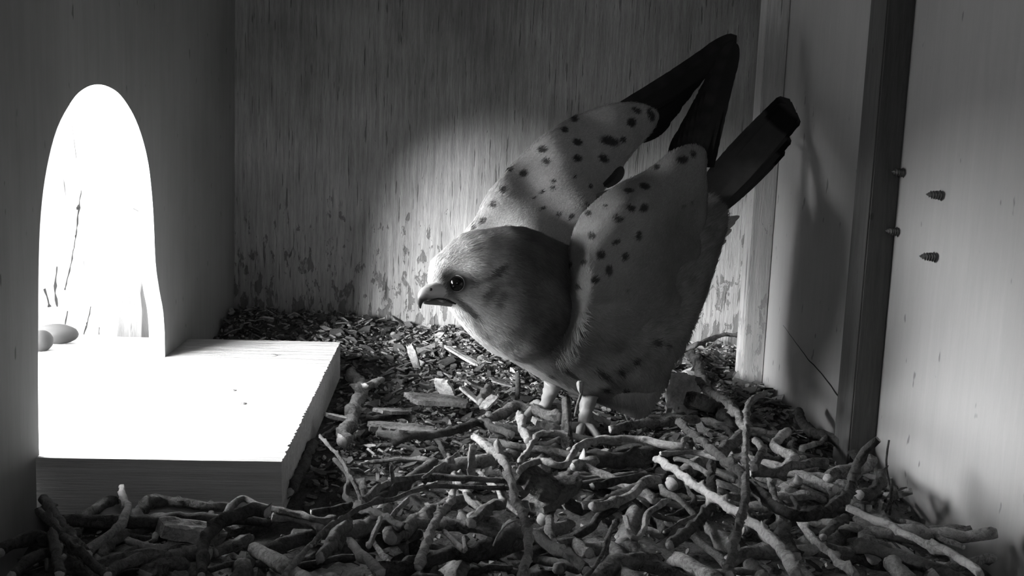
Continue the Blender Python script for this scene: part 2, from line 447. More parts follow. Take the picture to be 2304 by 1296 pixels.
def body_tone(co):
    x, y = px_arrays(co)
    t = .62 + (.24 - .62) * np.clip((x - 1080) / 110, 0, 1)  # lit face paler, unlit neck and body darker: light put into the tone
    st = fbm(np.asarray(co) * np.array([1, .6, 1.0]), 330) * .5 + fbm(co, 120, 9) * .5
    def mix(mask, val):
        nonlocal t; t = t * (1 - mask) + val * mask
    mix(blob(x, y, 985, 612, 50, 60, 20), .70)                 # pale forehead
    mix(blob(x, y, 1110, 550, 125, 48, -15) * .8, .42)         # grey crown
    mix(blob(x, y, 1060, 850, 75, 165, -35), .85)              # white throat and breast side
    mix(blob(x, y, 1025, 725, 52, 45, 45), .88)
    mix(blob(x, y, 1120, 800, 95, 50, 25), .70)
    mix(blob(x, y, 1080, 700, 66, 48, 35) * .9, .85)           # pale cheek, tone raised further to stand for light on the face
    mix(blob(x, y, 1135, 700, 34, 50, 20) * .7, .50)
    mix(blob(x, y, 1098, 655, 13, 34, 35) * .85, .20)
    mix(blob(x, y, 1118, 672, 12, 20, 25) * .8, .16)
    mix(blob(x, y, 1112, 610, 30, 9, -40), .13)
    mix(blob(x, y, 1080, 628, 30, 6, -20) * .7, .22)
    mix(blob(x, y, 1003, 630, 20, 18, 0, .5), .06)        # dark lore before the eye
    mix(blob(x, y, 1010, 655, 16, 20, 0, .5) * .8, .20)
    mix(blob(x, y, 1028, 637, 29, 26, 0, .3), .12)
    mix(blob(x, y, 1045, 690, 40, 7, 40), .16)            # gape and moustache
    mix(blob(x, y, 1078, 738, 30, 10, 50) * .8, .25)
    mix(blob(x, y, 1150, 755, 18, 40, 40) * .6, .20)
    mix(blob(x, y, 1190, 570, 50, 60, -15) * .9, .10)         # unlit nape and neck: shade painted into the tone, with the next two
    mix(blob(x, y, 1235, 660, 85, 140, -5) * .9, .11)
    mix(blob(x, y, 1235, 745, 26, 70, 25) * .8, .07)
    mix(blob(x, y, 1170, 800, 60, 30, 20) * .5, .42)
    mix(blob(x, y, 1440, 900, 70, 60, 0) * .7, .50)
    for (cx, cy, a, b, an) in spots_body: mix(blob(x, y, cx, cy, a, b, an, .25) * .95, .05)
    t *= 1 + .55 * np.clip(st, -.7, .7)
    return np.clip(t, .02, .9)
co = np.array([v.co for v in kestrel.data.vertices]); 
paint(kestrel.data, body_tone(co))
kestrel.data.materials.clear(); kestrel.data.materials.append(M_feather)
tag(kestrel, 'grey kestrel standing on the twigs with raised wings, facing the arched hole', 'bird')

def barbs(name, parent, me, count, tone_fn, flow_fn, len_fn, width=.00022, lift=.25, keep=None):
    """short fine barbs lying along the plumage: one part"""
    me.calc_loop_triangles()
    tri = np.array([t.vertices[:] for t in me.loop_triangles]); co = np.array([v.co[:] for v in me.vertices])
    a, b, c = co[tri[:, 0]], co[tri[:, 1]], co[tri[:, 2]]
    nn = np.cross(b - a, c - a); ar = np.linalg.norm(nn, axis=1) / 2
    idx = np.random.choice(len(tri), count, p=ar / ar.sum())
    r1, r2 = np.random.rand(count), np.random.rand(count); sw = r1 + r2 > 1; r1[sw] = 1 - r1[sw]; r2[sw] = 1 - r2[sw]
    p = a[idx] + (b - a)[idx] * r1[:, None] + (c - a)[idx] * r2[:, None]
    n = nn[idx] / (np.linalg.norm(nn[idx], axis=1)[:, None] + 1e-12)
    if keep is not None:
        k = keep(p, n); p, n = p[k], n[k]
    m = len(p)
    f = flow_fn(p) + np.random.normal(0, .12, (m, 3))
    f -= n * np.sum(f * n, axis=1)[:, None]; f /= np.linalg.norm(f, axis=1)[:, None] + 1e-9
    d = f + n * (lift * np.random.rand(m))[:, None]; d /= np.linalg.norm(d, axis=1)[:, None]
    s = np.cross(f, n); L = len_fn(p) * (.6 + .7 * np.random.rand(m)); w = width * (.7 + .6 * np.random.rand(m))
    b0 = p - n * .0002; mid = p + d * (L * .5)[:, None] + n * (.00015); tip = p + d * L[:, None] - n * (L * .10)[:, None]
    V = np.stack([b0 - s * w[:, None] * .7, b0 + s * w[:, None] * .7, mid + s * w[:, None], mid - s * w[:, None], tip], 1).reshape(-1, 3)
    t = tone_fn(p) * (1 + .12 * np.random.normal(0, 1, m).clip(-1.5, 1.5)); T = np.repeat(t, 5)
    me2 = bpy.data.meshes.new(name); me2.vertices.add(m * 5); me2.vertices.foreach_set('co', V.astype(np.float32).ravel())
    base = np.arange(m) * 5
    loops = np.stack([base, base + 1, base + 2, base + 3, base + 3, base + 2, base + 4], 1).ravel()
    me2.loops.add(m * 7); me2.loops.foreach_set('vertex_index', loops.astype(np.int32))
    me2.polygons.add(m * 2)
    ls = np.stack([np.arange(m) * 7, np.arange(m) * 7 + 4], 1).ravel()
    me2.polygons.foreach_set('loop_start', ls.astype(np.int32))
    me2.update(calc_edges=True); me2.validate()
    paint(me2, np.clip(T, .015, .9)); me2.materials.append(M_barb)
    me2.polygons.foreach_set('use_smooth', [True] * len(me2.polygons))
    o = bpy.data.objects.new(name, me2); C.objects.link(o); o.parent = parent
    return o
K = lambda x, y, Y: np.array(aty(x, y, Y))
flow_pts = [((960, 640, .437), (1040, 560, .446)), ((1080, 520, .45), (1200, 540, .463)), ((1060, 640, .443), (1160, 660, .455)), ((1030, 740, .447), (1080, 820, .455)),
            ((1100, 800, .455), (1200, 870, .47)), ((1200, 600, .46), (1280, 700, .47)), ((1250, 850, .475), (1350, 900, .49)), ((1350, 850, .48), (1420, 930, .495)), ((1420, 880, .49), (1430, 960, .50)),
            ((1500, 600, .50), (1600, 480, .53)), ((1450, 700, .49), (1520, 640, .51)), ((1560, 560, .51), (1640, 490, .535)), ((1500, 760, .50), (1510, 800, .51)), ((1560, 660, .515), (1600, 600, .53))]
FA = np.array([K(*a) for a, b in flow_pts]); FB = np.array([K(*b) for a, b in flow_pts]); FD = FB - FA; FD /= np.linalg.norm(FD, axis=1)[:, None]
def flow(p):
    w = 1 / (np.linalg.norm(p[:, None] - FA[None], axis=2) ** 3 + 1e-7); w /= w.sum(1)[:, None]
    return w @ FD
def blen(p):
    x, y = px_arrays(p); t = np.clip((x - 1000) / 350, 0, 1); return .0028 + .0060 * t
def keep_body(p, n):
    x, y = px_arrays(p)
    eye = ((x - 1028) ** 2 + (y - 638) ** 2 > 25 ** 2); beak = ~((x < 976) & (y > 640))
    return eye & beak
barbs('plumage', kestrel, kestrel.data, 170000, body_tone, flow, blen, width=.00012, lift=.13, keep=keep_body)

# --- wings: closed curved sheets with rounded edges
def in_poly(poly, x, y):
    c = np.zeros(len(x), bool); n = len(poly)
    for i in range(n):
        x1, y1 = poly[i]; x2, y2 = poly[(i + 1) % n]
        if y1 == y2: continue
        m = ((y1 > y) != (y2 > y)) & (x < (x2 - x1) * (y - y1) / (y2 - y1) + x1); c ^= m
    return c
def edge_dist(poly, x, y):
    P = np.array(poly); Q = np.roll(P, -1, 0); d = np.full(len(x), 1e9)
    for a, b in zip(P, Q):
        ab = b - a; L2 = ab @ ab + 1e-9
        t = np.clip(((x - a[0]) * ab[0] + (y - a[1]) * ab[1]) / L2, 0, 1)
        d = np.minimum(d, np.hypot(x - a[0] - t * ab[0], y - a[1] - t * ab[1]))
    return d
def sheet(name, outline, depth, thick, edge_w, tone, mat, parent, step=5.0, bulge=None, ostep=5.0):
    poly = smooth_poly(outline, ostep); n = len(poly)
    x0, y0 = poly.min(0); x1, y1 = poly.max(0)
    gx, gy = np.meshgrid(np.arange(x0, x1, step), np.arange(y0, y1, step * .866)); gx[1::2] += step / 2
    gx, gy = gx.ravel(), gy.ravel(); m = in_poly(poly, gx, gy); gx, gy = gx[m], gy[m]
    ed = edge_dist(poly, gx, gy); k = ed > step * .5; gx, gy = gx[k], gy[k]
    pts = [Vector(p) for p in poly] + [Vector(q) for q in zip(gx, gy)]
    r = delaunay_2d_cdt(pts, [(i, (i + 1) % n) for i in range(n)], [], 1, 1e-4)
    vs = np.array([tuple(v) for v in r[0]]); fs = r[2]
    d = edge_dist(poly, vs[:, 0], vs[:, 1]); d[d < .3] = 0
    q = np.clip(d / edge_w, 0, 1); th = thick * np.sqrt(1 - (1 - q) ** 2)
    Y = np.array([depth(a, b) for a, b in vs])
    if bulge is not None: Y = Y - np.array([bulge(a, b) for a, b in vs]) * q
    nV = len(vs); front = [aty(a, b, yy - t) for (a, b), yy, t in zip(vs, Y, th)]
    back = []; bi = {}
    for i in range(nV):
        if d[i] > 0: bi[i] = nV + len(back); back.append(aty(vs[i][0], vs[i][1], Y[i] + th[i]))
        else: bi[i] = i
    Fc = []
    for f in fs:
        Fc.append(list(f)); g = [bi[i] for i in reversed(f)]
        if set(g) != set(f): Fc.append(g)
    V = front + back
    co = np.array([tuple(v) for v in V])
    o = mesh_obj(name, V, Fc, mat, None, True, None, tone(co)); o.parent = parent
    bmx = bmesh.new(); bmx.from_mesh(o.data); bmesh.ops.recalc_face_normals(bmx, faces=bmx.faces); bmx.to_mesh(o.data); bmx.free()
    return o
def lerp_depth(stops):
    """inverse-distance depth from (px, py, Y) stops"""
    A = np.array(stops)
    def f(x, y):
        w = 1 / ((A[:, 0] - x) ** 2 + (A[:, 1] - y) ** 2 + 400) ** 1.5
        return float((w * A[:, 2]).sum() / w.sum())
    return f
near_spots = [(1413, 430, 12, 6, 0), (1450, 420, 13, 8, 20), (1417, 472, 11, 8, 20), (1447, 470, 10, 12, 60), (1388, 495, 12, 8, 20), (1331, 535, 10, 7, 10), (1384, 547, 9, 6, -30), (1434, 533, 8, 12, 0),
              (1350, 576, 11, 10, 30), (1404, 580, 9, 10, 0), (1313, 595, 8, 5, -20), (1369, 612, 9, 13, 0), (1336, 632, 9, 8, 0), (1282, 600, 5, 9, 0), (1281, 650, 6, 6, 0), (1303, 650, 6, 8, 0),
              (1360, 467, 5, 3, 0), (1534, 362, 13, 10, 0), (1476, 378, 8, 7, 0), (1558, 350, 10, 6, 40), (1538, 468, 5, 4, 0), (1556, 460, 4, 4, 0), (1413, 658, 5, 4, 0), (1565, 556, 4, 9, 0), (1322, 485, 8, 5, 0)]
far_spots = [(1107, 463, 8, 9, 20), (1127, 430, 9, 8, -20), (1083, 500, 8, 7, -40), (1062, 517, 5, 5, 0), (1174, 392, 11, 9, 10), (1143, 382, 8, 7, -20), (1217, 339, 13, 8, 0), (1225, 366, 11, 9, 20), (1296, 321, 12, 9, 20),
             (1298, 358, 12, 9, 10), (1370, 320, 24, 12, 20), (1357, 359, 13, 9, 40), (1268, 292, 9, 8, 0), (1290, 268, 10, 8, 0), (1420, 278, 11, 12, 60), (1430, 250, 14, 6, 30), (1400, 318, 7, 9, 0), (1242, 410, 7, 4, 0), (1241, 426, 8, 4, 10),
             (1217, 434, 5, 4, 0), (1198, 448, 5, 3, 0), (1221, 471, 7, 4, -20), (1255, 486, 6, 5, 0), (1283, 491, 8, 6, 0), (1318, 465, 8, 4, 20), (1328, 422, 5, 6, 0), (1292, 402, 4, 4, 0), (1462, 262, 8, 18, -20)]
def wing_tone(spots, base, darks=()):
    def f(co):
        x, y = px_arrays(co); t = np.full(len(x), base)
        jit = 3 * fbm(co, 200, 3)
        for (cx, cy, a, b, an) in spots:
            m = blob(x + jit, y, cx, cy, a * .95, b * .95, an, .24) * .93; t = t * (1 - m) + .035 * m
        for (cx, cy, a, b, an, v) in darks:
            m = blob(x, y, cx, cy, a, b, an, .5); t = t * (1 - m) + v * m
        return np.clip(t, .02, .9)
    return f
near_out = [(1285, 540), (1305, 490), (1340, 452), (1385, 418), (1440, 392), (1475, 368), (1515, 338), (1560, 326), (1588, 345), (1590, 400), (1592, 470), (1585, 530), (1568, 600), (1535, 680), (1500, 738), (1478, 790), (1430, 812), (1370, 818), (1310, 812), (1262, 812), (1238, 785), (1240, 748), (1268, 700), (1285, 640), (1278, 590)]
near_depth = lerp_depth([(1290, 530, .468), (1330, 640, .452), (1400, 500, .468), (1500, 350, .505), (1580, 350, .515), (1590, 500, .515), (1560, 620, .507), (1500, 740, .490), (1450, 620, .474), (1380, 740, .461), (1260, 780, .463), (1250, 720, .462), (1450, 800, .484), (1340, 810, .468), (1310, 720, .459)])
def near_bulge(x, y):
    r = .010 * math.exp(-(((x - 1360 - (560 - y) * .45) / 75) ** 2)) * math.exp(-(((y - 540) / 160) ** 2))
    return r + .005 * math.exp(-(((x - 1300) / 60) ** 2 + ((y - 750) / 60) ** 2))
near_tone = wing_tone(near_spots, .32, ((1520, 600, 60, 150, 20, .22), (1400, 740, 120, 50, 0, .22), (1470, 620, 50, 130, 25, .22)))  # shaded right and lower side of the near wing painted darker
wing = sheet('wing', near_out, near_depth, .006, 45, near_tone, M_feather, kestrel, 5, near_bulge)
wing['label'] = 'spotted near wing half open over the back'
w_flow = lambda p: np.tile(K(1570, 340, .51) - K(1330, 650, .455), (len(p), 1)) * 12 * 0 + (np.array(K(1560, 300, .52)) - p) / (np.linalg.norm(np.array(K(1560, 300, .52)) - p, axis=1)[:, None]) 
def wing_len(p):
    x, y = px_arrays(p); return .0026 + .0075 * np.clip((y - 670) / 90, 0, 1)
w_flow2 = lambda p: np.where((px_arrays(p)[1] > 690)[:, None], flow(p) , w_flow(p))
b = barbs('covert_feathers', wing, wing.data, 80000, near_tone, w_flow2, wing_len, width=.00012, lift=.10)
far_out = [(1020, 600), (1042, 532), (1068, 490), (1095, 440), (1125, 400), (1160, 360), (1205, 318), (1262, 276), (1320, 250), (1372, 234), (1420, 231), (1456, 240), (1480, 258), (1474, 285), (1448, 318), (1415, 355), (1395, 385), (1362, 425), (1330, 475), (1310, 540), (1260, 600), (1150, 640)]
far_depth = lerp_depth([(1040, 540, .500), (1100, 450, .505), (1200, 340, .52), (1350, 240, .545), (1470, 260, .558), (1400, 380, .54), (1300, 500, .51), (1200, 560, .49), (1250, 420, .512)])
far_tone = wing_tone(far_spots, .50)
fwing = sheet('wing', far_out, far_depth, .004, 40, far_tone, M_feather, kestrel, 5)
fwing['label'] = 'spotted far wing raised against the back wall'
f_flow = lambda p: (np.array(K(1500, 200, .56)) - p) / (np.linalg.norm(np.array(K(1500, 200, .56)) - p, axis=1)[:, None])
barbs('covert_feathers', fwing, fwing.data, 60000, far_tone, f_flow, lambda p: np.full(len(p), .0028), width=.00012, lift=.10)

# --- flight feathers: each its own blade
def blade(name, root, tip, w_root, w_mid, Y0, Y1, tone, parent, bend=0.0, th=.0005, ts=.75):
    """a flight feather as a thin cambered vane with a shaft; root and tip in picture pixels plus depth"""
    R0, T0 = aty(root[0], root[1], Y0), aty(tip[0], tip[1], Y1); ax = T0 - R0; L = ax.length; ax.normalize()
    view = (R0 - CAM).normalized(); side = ax.cross(view).normalized(); nrm = side.cross(ax).normalized()
    nL, nW = 34, 8; V = []; cl = []; Fc = []
    for s_ in (1, -1):
        for i in range(nL + 1):
            t = i / nL
            w = (w_root * (1 - t) ** 2 + 2 * w_mid * t * (1 - t) * 1.6 + w_mid * t * t) if t < ts else None
            if t >= ts:
                u = (t - ts) / (1 - ts); wr = w_root * (1 - ts) ** 2 + 2 * w_mid * ts * (1 - ts) * 1.6 + w_mid * ts * ts; w = wr * math.sqrt(max(0, 1 - u ** 2)) + .0002
            c = R0 + ax * (L * t) + side * (bend * math.sin(math.pi * t) * L)
            for j in range(nW + 1):
                v = j / nW * 2 - 1
                camber = .10 * w * (1 - v * v)
                ridge = .0007 * max(0, 1 - abs(v) * 6) * (1 - t)
                rag = 1 + .04 * mnoise.noise(Vector((i * .9, v * 3, root[0])))
                V.append(c + side * (w * .5 * v * rag) - nrm * (0) + nrm * ((camber + ridge + s_ * th * (1 - abs(v)) )))
                cl.append(tone(t, v))
    n = (nL + 1) * (nW + 1)
    for i in range(nL):
        for j in range(nW):
            a = i * (nW + 1) + j
            Fc.append([a, a + 1, a + nW + 2, a + nW + 1]); Fc.append([n + a + nW + 1, n + a + nW + 2, n + a + 1, n + a])
    o = mesh_obj(name, V, Fc, M_quill, None, True, None, cl); o.parent = parent
    return o
dark = lambda t, v: .020 + .012 * abs(math.sin(t * 22)) * (v > .1)
# far wing primaries
prim = [((1400, 250), (1658, 80)), ((1410, 258), (1640, 92)), ((1420, 266), (1612, 118)), ((1428, 276), (1585, 146)), ((1434, 286), (1558, 178)), ((1438, 296), (1530, 214)), ((1436, 306), (1502, 252))]
for k, (a, c) in enumerate(prim):
    blade('primary_feather', a, c, .010, .0105, .566 + .0006 * k, .586 + .0004 * k, dark, fwing, bend=-.03)
prim2 = [((1585, 372), (1652, 92)), ((1575, 366), (1640, 112)), ((1563, 362), (1628, 140)), ((1551, 360), (1615, 170)), ((1540, 360), (1600, 205)), ((1530, 362), (1585, 240)), ((1520, 366), (1566, 282))]
for k, (a, c) in enumerate(prim2):
    blade('primary_feather', a, c, .010, .0100, .517 - .0006 * k, .560 - .0004 * k, dark, wing, bend=.02)
# tail: twelve feathers nearly closed
tail = empty('tail', (0, 0, 0)); tail.parent = kestrel
tt = lambda t, v: (.075 if t < .80 else .012) * (1 + .2 * math.sin(t * 60) * 0) if t < .95 else .05
for k in range(10):
    u = k / 9
    root = (1566 + 22 * u, 446 + 42 * u); tip_ = (1768 + 28 * u, 226 + 32 * u)
    tip_ = (tip_[0] + 7 * math.sin(k * 2.3), tip_[1] + 7 * math.cos(k * 3.1))
    if k > 7: tip_ = (1786 - 14 * (k - 7), 272 + 26 * (k - 7))
    blade('tail_feather', root, tip_, .008, .0105, .530 - .0007 * k, .560 - .0007 * k, tt, tail, bend=.0, ts=.93)
# scapular feathers between the wings and pale fluffy flank feathers
dk = lambda t, v: .03
blade('scapular_feather', (1345, 445), (1458, 391), .004, .0045, .505, .515, lambda t, v: .10 if v > 0 else .03, kestrel, bend=-.05)
blade('scapular_feather', (1362, 418), (1402, 376), .0035, .0045, .512, .520, dk, kestrel, bend=-.06, ts=.6)
for k, (a, c) in enumerate((((1545, 565), (1664, 486)), ((1550, 578), (1655, 498)), ((1550, 592), (1646, 516)), ((1545, 606), (1634, 540)), ((1540, 622), (1622, 560)), ((1535, 640), (1612, 582)), ((1530, 655), (1600, 606)), ((1520, 680), (1585, 628)), ((1545, 550), (1640, 494)))):
    blade('flank_feather', a, c, .007, .0034, .515 + .001 * (k % 3), .527 + .002 * (k % 2), lambda t, v: .48, kestrel, bend=.05, ts=.4)

# --- head details
eye_c = on_body(1028, 638, -.0012)
er = 18 * (eye_c.y) / F_PX
bm = bmesh.new(); bmesh.ops.create_uvsphere(bm, u_segments=32, v_segments=24, radius=er, matrix=Matrix.Translation(eye_c)); o = bm_obj('eye', bm, M_eye, kestrel, True)
# pale ring round the eye
vd = (CAM - eye_c).normalized(); vd = (vd + Vector((-.25, 0, 0))).normalized(); u = vd.orthogonal().normalized(); w = vd.cross(u)
ring = [eye_c + vd * (er * .28) + (u * math.cos(a) + w * math.sin(a)) * er * 1.02 for a in np.linspace(0, 2 * math.pi, 41)]
er_o = tube('eye_ring', ring, [er * .055] * 41, M_skin, kestrel, 8, cols=[.45] * 41)
# the eye on the far side of the head
ctr = P3[2][0]; far_eye = Vector((eye_c.x + .004, 2 * P3[0][0].y - eye_c.y + .004, eye_c.z)) 
bm = bmesh.new(); bmesh.ops.create_uvsphere(bm, u_segments=24, v_segments=16, radius=er, matrix=Matrix.Translation(far_eye)); bm_obj('eye', bm, M_eye, kestrel, True)
def horn(name, pts, tone, n=16, sy=1.0):
    pp = smooth_poly([(*p,) for p in pts], 3, closed=False)
    P = [aty(q[0], q[1], q[3]) for q in pp]; R_ = [max(q[2], .4) * q[3] / F_PX for q in pp]
    o = tube(name, P, R_, M_beak, kestrel, n, cols=[tone] * len(P))
    return o, pp
o, pp = horn('upper_beak', [(1004, 658, 21, .440), (986, 656, 22, .436), (967, 657, 18.5, .4325), (954, 664, 14.5, .4305), (947.5, 673, 9.5, .430), (944.5, 683, 6, .430), (946, 694, 1.5, .430)], .6)
co = np.array([v.co[:] for v in o.data.vertices]); x, y = px_arrays(co)
f_ = np.clip((y - 657 - (x - 945) * .18) / 16, 0, 1); cl = np.where(x < 962, .42, .70) * (1 - f_) + .04 * f_
o.data.color_attributes.remove(o.data.color_attributes['tone']); paint(o.data, cl)
o, pp = horn('lower_beak', [(1012, 674, 17, .441), (992, 675, 13, .437), (974, 677, 9.5, .434), (957, 679, 6, .4325), (952, 681, 3, .432)], .16)
# nostril
npos = aty(969, 651, .428)
hit = None
bm = bmesh.new(); bmesh.ops.create_uvsphere(bm, u_segments=12, v_segments=8, radius=.0007, matrix=Matrix.Translation(aty(969, 651, .4325 - 19 * .432 / F_PX))); bm_obj('nostril', bm, flat('nostril_dark', .03), kestrel, True)
# mouth line
ml = [on_body(1002, 676, .0003)]
ml = [aty(960, 676, .4285), aty(972, 674, .4283), aty(985, 672, .4300), on_body(1003, 674, .0006), on_body(1015, 680, .0006), on_body(1026, 684, .0006)]
tube('mouth_line', ml, [.0004, .0004, .0004, .0005, .0005, .0003], flat('mouth_dark', .04), kestrel, 6)

# --- legs
def leg(knee, ankle, kY, aY, toes):
    lg = empty('leg', (0, 0, 0)); lg.parent = kestrel
    A = aty(knee[0], knee[1], kY); Bp = aty(ankle[0], ankle[1], aY)
    P = [A.lerp(Bp, t) for t in np.linspace(0, 1, 14)]
    tube('shank', P, [.0024 + .0024 * (1 - t) ** 2 + .0005 * t for t in np.linspace(0, 1, 14)], M_skin, lg, 14, .22, 800, cols=[.30] * 14)
    for (dx, dy, L) in toes:
        d = Vector((dx, dy, 0)).normalized(); pts = []; rs = []
        for t in np.linspace(0, 1, 12):
            pts.append(Bp + d * (L * t) + Vector((0, 0, .003 * math.sin(math.pi * t) - .002 * t)))
            rs.append(.0024 - .0009 * t + .0003 * abs(math.sin(t * 9)))
        tube('toe', pts, rs, M_skin, lg, 10, .08, 600, cols=[.28] * 12)
        E_ = pts[-1]
        cp = [E_ + d * (.007 * s) + Vector((0, 0, .0022 * math.sin(s * math.pi * .8) - .004 * s * s)) for s in np.linspace(0, 1, 8)]
        tube('claw', cp, [.0013 * (1 - s) + .00015 for s in np.linspace(0, 1, 8)], M_beak, lg, 8, cols=[.03] * 8)
leg((1246, 860), (1222, 925), .487, .492, ((-1, -.35, .020), (-.8, -.9, .018), (-.3, .9, .015), (.9, .3, .013)))
leg((1325, 890), (1312, 965), .483, .478, ((-1, -.5, .020), (-.3, -1, .017), (.4, -.9, .015), (.7, .7, .012)))
def thigh(a, b, r0, r1):
    pass

# ------------------------------------------------------------------ litter and nest
def ground(x, y):
    h = -.004 - .006 * max(0, min(1, (.42 - y) / .04)) + .005 * mnoise.noise(Vector((x * 18, y * 18, 0))) + .002 * mnoise.noise(Vector((x * 70, y * 70, 2)))
    if x < -.045 and .355 < y < .595: return min(h, -.003)
    h += .016 * max(0, min(1, (y - .60) / .1)) * max(0, min(1, 1.3 - abs(x + .09) / .12))
    return h
nx, ny = 150, 260; V = []; Fc = []
for j in range(ny + 1):
    for i in range(nx + 1):
        x = XL + (.231 - XL) * i / nx; y = .18 + (YB - .001 - .18) * j / ny
        if x > XR - .001 and y < .6: x = XR - .001
        V.append((x, y, ground(x, y)))
for j in range(ny):
    for i in range(nx):
        a = j * (nx + 1) + i; Fc.append([a, a + 1, a + nx + 2, a + nx + 1])
tag(mesh_obj('litter_bed', V, Fc, M_litter), 'dark crumbly bed of wood litter covering the nest box floor', 'litter', kind='stuff')

def chip_geo(c, L, W, T, rz, tilt, roll):
    n = random.choice((4, 5, 6)); pts = []
    for k in range(n):
        a = 2 * math.pi * (k + random.uniform(-.3, .3)) / n
        pts.append((math.cos(a) * L * .5 * random.uniform(.7, 1.1), math.sin(a) * W * .5 * random.uniform(.7, 1.1)))
    R_ = Matrix.Rotation(rz, 3, 'Z') @ Matrix.Rotation(tilt, 3, 'Y') @ Matrix.Rotation(roll, 3, 'X')
    V = [Vector(c) + R_ @ Vector((p[0], p[1], T / 2)) for p in pts] + [Vector(c) + R_ @ Vector((p[0], p[1], -T / 2)) for p in pts]
    Fc = [list(range(n)), [n + k for k in reversed(range(n))]] + [[k, n + k, n + (k + 1) % n, (k + 1) % n] for k in range(n)]
    return V, Fc
V = []; Fc = []; fm = []; cl = []
M_chips = toned('wood_chips', .8, .6, (8, 8, 8), .35)
def on_board(x, y): return x < -.048 and .355 < y < .595
cnt = 0
while cnt < 15000:
    x = random.uniform(XL + .003, .228); y = random.uniform(.24, YB - .003)
    if on_board(x, y) or (x > XR - .004 and y < .6): continue
    if y < .40 and random.random() < .75: continue
    cnt += 1
    big = random.random() ** 4 * (1.0 if y < .46 else 1.8)
    L = .0018 + .010 * big * random.random() + random.random() * .0025; W = L * random.uniform(.2, .8); T = random.uniform(.0003, .0011)
    v, f = chip_geo((x, y, ground(x, y) + random.uniform(0, .004)), L, W, T, random.uniform(0, 6.28), random.uniform(-.6, .6), random.uniform(-.7, .7))
    o_ = len(V); V += v; Fc += [[q + o_ for q in g] for g in f]; t = .07 + .45 * random.random() ** 2.6; cl += [t] * len(v)
tag(mesh_obj('wood_chip_litter', V, Fc, M_chips, None, False, None, cl), 'loose scatter of small wood chips and bark crumbs over the floor', 'litter', kind='stuff')

TW = []
def cr(k):
    return {5: (0, 730, 860 / 1969), 6: (700, 830, 700 / 1947), 7: (1350, 730, 954 / 2184), 1: (0, 0, 1.0)}[k]
def twig(k, pts, r, z, m, label, r2=None, cat='twig', name='twig', knob=True, grp='twigs of the nest', na=.22, on=None):
    ox, oy, s = cr(k); zs = z if isinstance(z, (list, tuple)) else [z] * len(pts)
    if len(zs) == 2 and len(pts) > 2: zs = [zs[0] + (zs[1] - zs[0]) * i / (len(pts) - 1) for i in range(len(pts))]
    P = []
    for (x, y), zz in zip(pts, zs):
        if zz > 1: p = aty(ox + x * s, oy + y * s, zz - 1)        # upright: depth + 1
        else: p = atz(ox + x * s, oy + y * s, zz)
        P.append(p)
    rr = r * s * (P[0].y + P[-1].y) / 2 / F_PX; rr2 = rr if r2 is None else r2 * s * P[-1].y / F_PX
    Q = smooth_poly([tuple(p * 1000) for p in P], 1.3, closed=False) / 1000
    n = len(Q); seed = random.random() * 90
    rad = []
    for i in range(n):
        t = i / max(1, n - 1); a = rr * (1 - t) + rr2 * t
        nd = 1 + .10 * mnoise.noise(Vector((t * 6 + seed, 0, 0))) + (.28 * math.exp(-((((t * n * 1.3) % 23) - 11) / 2.0) ** 2) if knob else 0)
        rad.append(a * nd)
    rad[0] *= .88; rad[-1] *= .85
    Q = [Vector(q) + Vector((mnoise.noise(Vector((i * .2, seed, 0))), mnoise.noise(Vector((i * .2, seed, 5))), mnoise.noise(Vector((i * .2, seed, 9))))) * rr * .6 for i, q in enumerate(Q)]
    base = Q[0].copy()
    o = tube(name, Q, rad, [BM[m], M_cut], None, 16, na * .7, 420, True, seed=seed, groove=.12 + na * .5)
    # the object's origin sits on the twig
    if on is not None:
        o.data.transform(Matrix.Translation(-on.location)); o.parent = on
        if name == 'bud': o['label'] = label
        return o
    o.data.transform(Matrix.Translation(-base)); o.location = base
    tag(o, label, cat, grp); TW.append(o); return o
T = twig
# left foreground (crop 5)
T(5, [(628, 838), (632, 875), (655, 940), (640, 1000), (590, 1060), (500, 1130), (400, 1190)], 17, [.012, .014, .018, .020, .020, .018, .016], 'p', 'pale bent twig with a stub pointing up before the board, left of centre', 24)
T(5, [(700, 975), (770, 925), (860, 905), (960, 925), (1060, 938), (1180, 935)], 34, .006, 'r', 'fluffy lichen covered branch lying along the front face of the board', 20)
T(5, [(1145, 1010), (1200, 930), (1260, 900), (1330, 930), (1400, 950), (1500, 975), (1640, 1010), (1740, 1000)], 17, .016, 'm', 'thin arched twig rising to a point before the board corner')
T(5, [(1040, 1296), (1050, 1150), (1075, 1080), (1140, 1020), (1220, 985), (1310, 955), (1380, 965)], 24, .026, 'd', 'dark hooked branch curving up from the bottom edge below the board', 34)
T(5, [(1395, 990), (1480, 990), (1560, 1005), (1650, 1050)], 26, .014, 'f', 'short sunlit stripped stick below the board corner')
T(5, [(1470, 1290), (1560, 1180), (1650, 1090), (1720, 1020)], 15, .030, 'p', 'thin pale straight twig slanting to the bottom edge below the board corner')
T(5, [(195, 960), (280, 1040), (360, 1130), (440, 1200), (560, 1290)], 22, .030, 'd', 'dark straight twig running down right from the left wall')
T(5, [(225, 890), (300, 1010), (390, 1120), (450, 1180)], 25, .018, 'd', 'dark twig leaning against the near jamb of the hole')
T(5, [(370, 1080), (430, 1010), (520, 930), (600, 900)], 30, .004, 'm', 'grey branch lying just under the left part of the board')
T(5, [(660, 1060), (740, 1040), (830, 1028), (960, 1040), (1040, 1042)], 40, .002, 'm', 'thick grey branch stretching left to right below the lichen branch')
T(5, [(500, 1215), (560, 1130), (650, 1070)], 34, .010, 'm', 'short thick stick under the pale bent twig')
